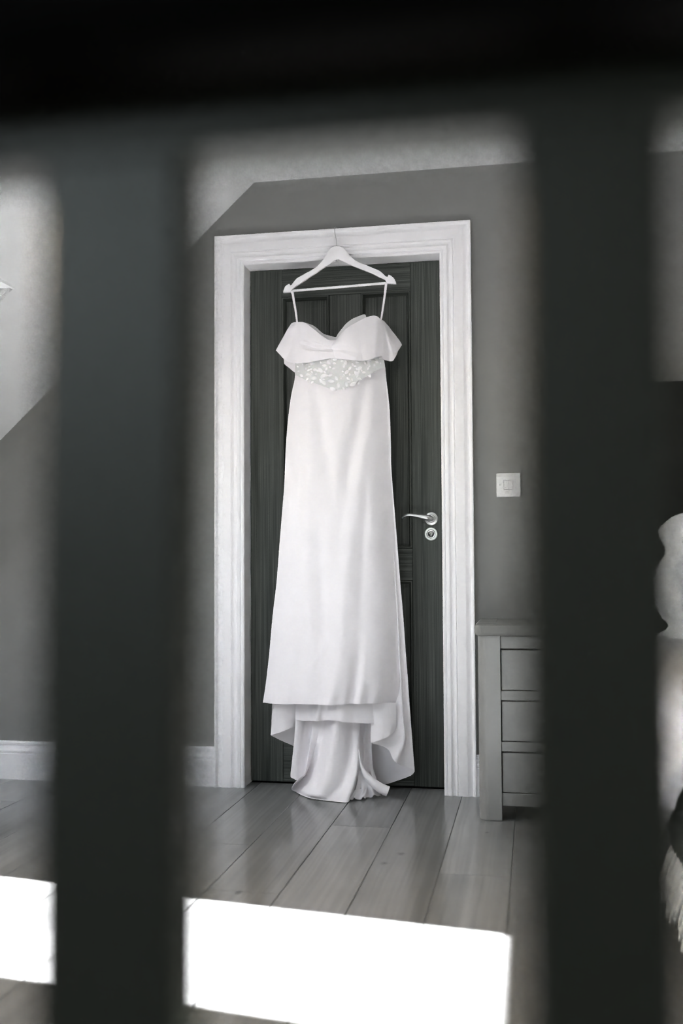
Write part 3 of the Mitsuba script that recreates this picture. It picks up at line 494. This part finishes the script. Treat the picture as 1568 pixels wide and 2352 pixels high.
for a, b, w0, w1 in (([(0.2123,-0.0525,1.865),(0.2176,-0.0525,1.831),(0.2253,-0.053,1.788),(0.2329,-0.056,1.737)], None, .0095, .0065), ([(0.5689,-0.0525,1.875),(0.5645,-0.0525,1.839),(0.5578,-0.054,1.791),(0.5495,-0.06,1.734)], None, .0095, .0060)):
    P = smooth_pts(a, 20); w_ = np.linspace(w0, w1, 20)/2
    S = np.stack([P-np.c_[w_, w_*0, w_*0], P-np.c_[w_*.3, w_*0+.0008, w_*0], P+np.c_[w_*.3, -w_*0-.0008, w_*0], P+np.c_[w_, w_*0, w_*0]], 1)
    back = S.copy(); back[:, :, 1] += .013
    k = obj('strap', solid(S, .0012), CL, dr_, 60)
# embroidered waist panel
def waist_off(u, v, S): return yoff(-.0430*(1-np.abs(2*u-1)**2.6)-.003)
WT = [(0.2247,-0.054,1.61),(0.3932,-0.054,1.606),(0.5581,-0.054,1.596)]
WB = [(0.2229,-0.054,1.545),(0.2437,-0.054,1.534),(0.2736,-0.054,1.518),(0.3002,-0.054,1.507),(0.3299,-0.054,1.495),(0.3547,-0.054,1.485),(0.3761,-0.054,1.479),(0.4024,-0.054,1.477),(0.4254,-0.054,1.481),(0.45,-0.054,1.495),(0.4746,-0.054,1.51),(0.504,-0.054,1.527),(0.5334,-0.054,1.547),(0.5635,-0.054,1.559)]
wp = obj('waist_panel', coons(WT, WB, [(0.2247,-0.054,1.61),(0.2229,-0.054,1.545)], [(0.5581,-0.054,1.596),(0.5635,-0.054,1.559)], 70, 30, waist_off, .001), 'lace_ground', dr_, 60, label='sheer grey waist panel with white leaf appliques')
def leaf_mesh():
    n = 6; V = [(0, 0, .0007)]; 
    t = np.linspace(0, 1, n)
    top = [(-.5+a, .26*math.sin(math.pi*a)**.8, 0) for a in t]; bot = [(-.5+a, -.26*math.sin(math.pi*a)**.8, 0) for a in t[1:-1]][::-1]
    ring = top+bot; V += ring; F = [(0, 1+i, 1+(i+1) % len(ring)) for i in range(len(ring))]
    return np.array(V), np.array(F)
LV, LF = leaf_mesh()
LEAF = [(p[0], p[2], a, L) for p, (a, L) in zip([(0.2516,-0.09,1.538),(0.2757,-0.09,1.54),(0.2757,-0.09,1.522),(0.3033,-0.09,1.524),(0.3072,-0.09,1.555),(0.3286,-0.09,1.551),(0.3398,-0.09,1.53),(0.3512,-0.09,1.555),(0.3437,-0.09,1.569),(0.3602,-0.09,1.579),(0.3814,-0.09,1.574),(0.3839,-0.09,1.589),(0.3661,-0.09,1.531),(0.3886,-0.09,1.519),(0.3685,-0.09,1.509),(0.396,-0.09,1.494),(0.3758,-0.09,1.479),(0.341,-0.09,1.505),(0.3297,-0.09,1.512),(0.4322,-0.09,1.516),(0.4273,-0.09,1.54),(0.4633,-0.09,1.534),(0.4746,-0.09,1.553),(0.5041,-0.09,1.552),(0.4905,-0.09,1.538),(0.509,-0.09,1.528),(0.4743,-0.09,1.515),(0.4506,-0.09,1.495),(0.4705,-0.09,1.499),(0.4238,-0.09,1.576),(0.4101,-0.09,1.581),(0.4162,-0.09,1.563),(0.4933,-0.09,1.574),(0.5068,-0.09,1.574),(0.5352,-0.09,1.578),(0.5264,-0.09,1.566),(0.4258,-0.09,1.496),(0.2707,-0.09,1.563),(0.296,-0.09,1.58),(0.466,-0.09,1.575),(0.4386,-0.09,1.554),(0.5326,-0.09,1.553)], ((-0.61, 0.0171),(0.17, 0.0171),(0.79, 0.0147),(0.09, 0.0245),(0.00, 0.0171),(-0.87, 0.0269),(0.44, 0.0269),(1.05, 0.0147),(0.00, 0.0196),(-0.87, 0.0220),(-0.17, 0.0147),(0.00, 0.0196),(0.35, 0.0171),(-0.96, 0.0196),(-0.09, 0.0269),(-1.40, 0.0220),(-0.52, 0.0269),(-0.79, 0.0245),(-1.05, 0.0196),(-0.79, 0.0147),(0.79, 0.0220),(-0.79, 0.0245),(0.52, 0.0220),(1.05, 0.0196),(0.09, 0.0245),(-1.05, 0.0196),(-0.26, 0.0196),(0.44, 0.0269),(0.79, 0.0122),(-1.40, 0.0196),(0.17, 0.0122),(-1.31, 0.0147),(-1.22, 0.0147),(-1.13, 0.0171),(-0.52, 0.0147),(-1.40, 0.0147),(-1.40, 0.0220),(1.40, 0.0122),(0.00, 0.0220),(0.00, 0.0147),(0.87, 0.0171),(-0.70, 0.0122)))]
xa, za = zip(*[(p[0], p[2]) for p in WB])
def panel_y(x):
    u = np.clip((x-WT[0][0])/(WT[-1][0]-WT[0][0]), 0, 1); return -.054-.0430*(1-abs(2*u-1)**2.6)-.0045
def add_leaf(x, z, ang, L):
    c, s = math.cos(ang), math.sin(ang); v = LV.copy(); q = v[:, :2]*L*np.array([1, 1.05])
    X = x + q[:, 0]*c - q[:, 1]*s; Z = z + q[:, 0]*s + q[:, 1]*c
    Y = np.array([panel_y(a) for a in X]) - v[:, 2]*1.6
    f = LF.copy(); V2 = np.vstack([np.c_[X, Y, Z], np.c_[X[1:], Y[1:]+.0014, Z[1:]]]); n = len(X)-1
    side = []
    for i in range(n):
        j = (i+1) % n; side += [(1+i, 1+n+i, 1+n+j), (1+i, 1+n+j, 1+j)]
    m = trimesh.Trimesh(V2, np.vstack([f, side]), process=False); m.fix_normals(); 
    obj('leaf', m, 'lace_leaf', wp, 50)
done = []
for x, z, a, L in LEAF: add_leaf(x, z, a, L); done.append((x, z))
x0, x1 = WT[0][0]+.006, WT[-1][0]-.004; zt = WT[0][2]-.012
tries = 0
while len(done) < 96 and tries < 6000:
    tries += 1
    x = rng.uniform(x0, x1); zb = np.interp(x, xa, za)-.004; z = rng.uniform(zb, zt)
    if all(math.hypot(x-a, z-b) > .0098 for a, b in done):
        add_leaf(x, z, rng.uniform(0, math.pi), rng.uniform(.009, .0145)); done.append((x, z))

# ------------------------------------------------------------------ bed and what lies on it
bd = thing('bed', 'bed with a tall dark headboard against the wall at the right edge', 'bed')
BX0, BX1, BY0 = 1.435, 2.90, -2.02
obj('headboard', rbox(BX0-.02, BX1+.02, -.10, -.02, .12, 1.467, .012, 16), 'headboard_fabric', bd, 30, label='tall dark upholstered headboard')
obj('base', rbox(BX0+.01, BX1-.01, BY0, -.10, .10, .36, .02, 16), 'bed_base_fabric', bd, 30)
for x in (BX0+.08, BX1-.08):
    for y in (BY0+.1, -.2): obj('leg', tube([(x, y, 0), (x, y, .11)], [.02, .026], 12), 'bed_base_fabric', bd, 40)
mm = rbox(BX0, BX1, BY0, -.105, .33, .600, .06, 24)
obj('mattress', mm, 'bed_linen', bd, 30)
# veil bunched up on the bed
vl = thing('veil', 'gauzy white fabric bunched up on the bed in front of the headboard', 'fabric')
def bunch(cx, cy, zz, rr, pleats, amp, ph, squash=.8, nz=46, na=120):
    z = np.linspace(zz[0], zz[-1], nz); R = np.interp(z, zz, rr)
    R = np.convolve(np.pad(R, 2, mode='edge'), np.ones(5)/5, mode='valid')
    a = np.linspace(0, 2*math.pi, na, endpoint=False); A, Zg = np.meshgrid(a, z)
    q = np.stack([np.cos(A)*1.6+ph, np.sin(A)*1.6, Zg*4], -1)
    wob = meshkit.fbm(q, 3, 5)-.5
    sw = A*pleats/2+3.2*wob+Zg*4+ph
    rad = R[:, None]*(1 + amp*(1.6-2.6*np.abs(np.sin(sw))**.8) + .7*wob)
    V = np.stack([cx+rad*np.cos(A), cy+squash*rad*np.sin(A), Zg], -1).reshape(-1, 3)
    F = [];
    for i in range(nz-1):
        for j in range(na):
            k = (j+1) % na; F += [(i*na+j, i*na+k, (i+1)*na+k), (i*na+j, (i+1)*na+k, (i+1)*na+j)]
    V = np.vstack([V, [(cx, cy, zz[0])], [(cx, cy, zz[-1]+.012)]]); n0 = nz*na
    F += [(n0, (j+1) % na, j) for j in range(na)] + [(n0+1, (nz-1)*na+j, (nz-1)*na+(j+1) % na) for j in range(na)]
    m = trimesh.Trimesh(V, np.array(F), process=False); return m
VX, VY = 1.655, -.30
obj('skirt', bunch(VX, VY, [.6005, .632, .67, .72, .78, .84, .885, .91], [.170, .125, .155, .19, .185, .16, .135, .115], 9, .13, .6), 'veil_cloth', vl, 60)
obj('crown', bunch(VX, VY, [.875, .90, .93, .96, .99, 1.01], [.125, .13, .145, .14, .11, .05], 7, .10, 2.1), 'veil_cloth', vl, 60)
# light throw falling over the side of the bed
def drape(xt, y0, y1, zt, fall, seed, bulge, nu=50, nv=50, inner=.5, zmin=None):
    """cloth lying on the bed (inner metres) and falling down its left side; fall(u) is how far"""
    u = np.linspace(0, 1, nu); S = np.zeros((nv, nu, 3))
    for j, uu in enumerate(u):
        y = y0+(y1-y0)*uu; L = inner+.09+fall(uu); s = np.linspace(0, L, nv)
        for i, t in enumerate(s):
            if t < inner: x, z = xt+.055+inner-t, zt
            elif t < inner+.09:
                a = (t-inner)/.09*math.pi/2; x, z = xt+.055-.055*math.sin(a), zt-.055*(1-math.cos(a))
            else: x, z = xt, zt-.055-(t-inner-.09)
            k = max(0, t-inner)
            x -= bulge*math.sin(min(k/.35, 1)*math.pi*.8)
            S[i, j] = (x, y, z)
    w = meshkit.fbm(np.stack([S[..., 1]*6, S[..., 2]*2, S[..., 0]*2], -1), 3, seed)-.5
    S[..., 0] -= .026*w*(S[..., 2] < zt-.02); S[..., 2] += .006*w*(S[..., 2] >= zt-.02)+.006
    return S
def strands(S, n, L, lean, parent, matk, r0=.0048, seed=1):
    g = np.random.default_rng(seed); E = S[-1]; 
    for k in range(n):
        i = (k+.5)/n*(len(E)-1); p = np.array([np.interp(i, np.arange(len(E)), E[:, c]) for c in range(3)])
        l = L*g.uniform(.85, 1.1); d = np.array(lean)+g.normal(0, .06, 3)*np.array([.3, 1, 0])
        P = smooth_pts([p+np.array([0, 0, .006]), p+np.array([-.006, d[1]*l*.4, -.45*l])+np.array([d[0]*l*.35, 0, 0]), p+np.array([d[0]*l, d[1]*l, -l])], 10)
        obj('tassel', tube(P, np.interp(np.linspace(0, 1, 10), [0, .15, .8, 1], [r0*.75, r0, r0*.95, r0*.45]), 7), matk, parent, 60)
th1 = thing('blanket', 'blanket with pale tassels peeking out under the duvet, greyed in place of the shadow there', 'blanket')
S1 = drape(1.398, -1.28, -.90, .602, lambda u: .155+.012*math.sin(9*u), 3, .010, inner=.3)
obj('cloth', solid(S1, .012), 'wool_shade', th1, 60)
strands(S1[:, 16:47], 11, .115, (-.04, .02, 0), th1, 'wool_fringe', .006, 2)
th2 = thing('throw_blanket', 'dark throw with a long pale fringe hanging down the side of the bed', 'blanket')
S2 = drape(1.414, -2.0, -1.15, .597, lambda u: .338+.05*u, 9, .006, inner=.06)
obj('cloth', solid(S2, .006), 'wool_dark', th2, 60)
strands(S2, 19, .105, (-.32, .18, 0), th2, 'wool_fringe', .0085, 4)
th3 = thing('duvet', 'thick pale duvet folded over the edge of the bed above the dark throw', 'duvet')
S3 = drape(1.372, -1.97, -1.17, .626, lambda u: .03+.36*u, 21, .012, 50, 60)
obj('cloth', solid(S3, .03), 'duvet_cloth', th3, 60)

# ------------------------------------------------------------------ slat-back chair right in front of the camera
cr = thing('chair', 'dark slat-back chair with a black padded top, blurred in the near foreground', 'chair')
SY0, SY1 = -3.431, -3.405
LQ = 'chair_lacquer'
for x0, x1 in ((.916, .972), (1.088, 1.138)):
    obj('slat', box(x0, x1, SY0, SY1, .50, 1.03, .0025), LQ, cr)
for x0, x1 in ((.745, .800), (1.257, 1.312)):
    obj('post', box(x0, x1, SY0-.004, SY1+.006, 0, 1.03, .003), LQ, cr)
obj('rail', box(.745, 1.312, SY0-.002, SY1+.002, 1.0095, 1.09, .003), LQ, cr)
obj('lower_rail', box(.80, 1.257, SY0, SY1, .465, .51, .003), LQ, cr)
obj('head_pad', rbox(.74, 1.317, SY0-.045, SY0+.0, 1.028, 1.15, .018, 20), 'black_leather', cr, 30, label='black padded top of the chair back')
obj('seat', rbox(.742, 1.315, SY1, SY1+.43, .43, .472, .014, 20), LQ, cr, 30)
for x0 in (.748, 1.266):
    obj('leg', box(x0, x0+.042, SY1+.375, SY1+.417, 0, .435, .003), LQ, cr)
    obj('side_rail', box(x0+.006, x0+.036, SY1+.004, SY1+.378, .36, .43, .003), LQ, cr)
obj('front_rail', box(.79, 1.266, SY1+.385, SY1+.41, .36, .43, .003), LQ, cr)
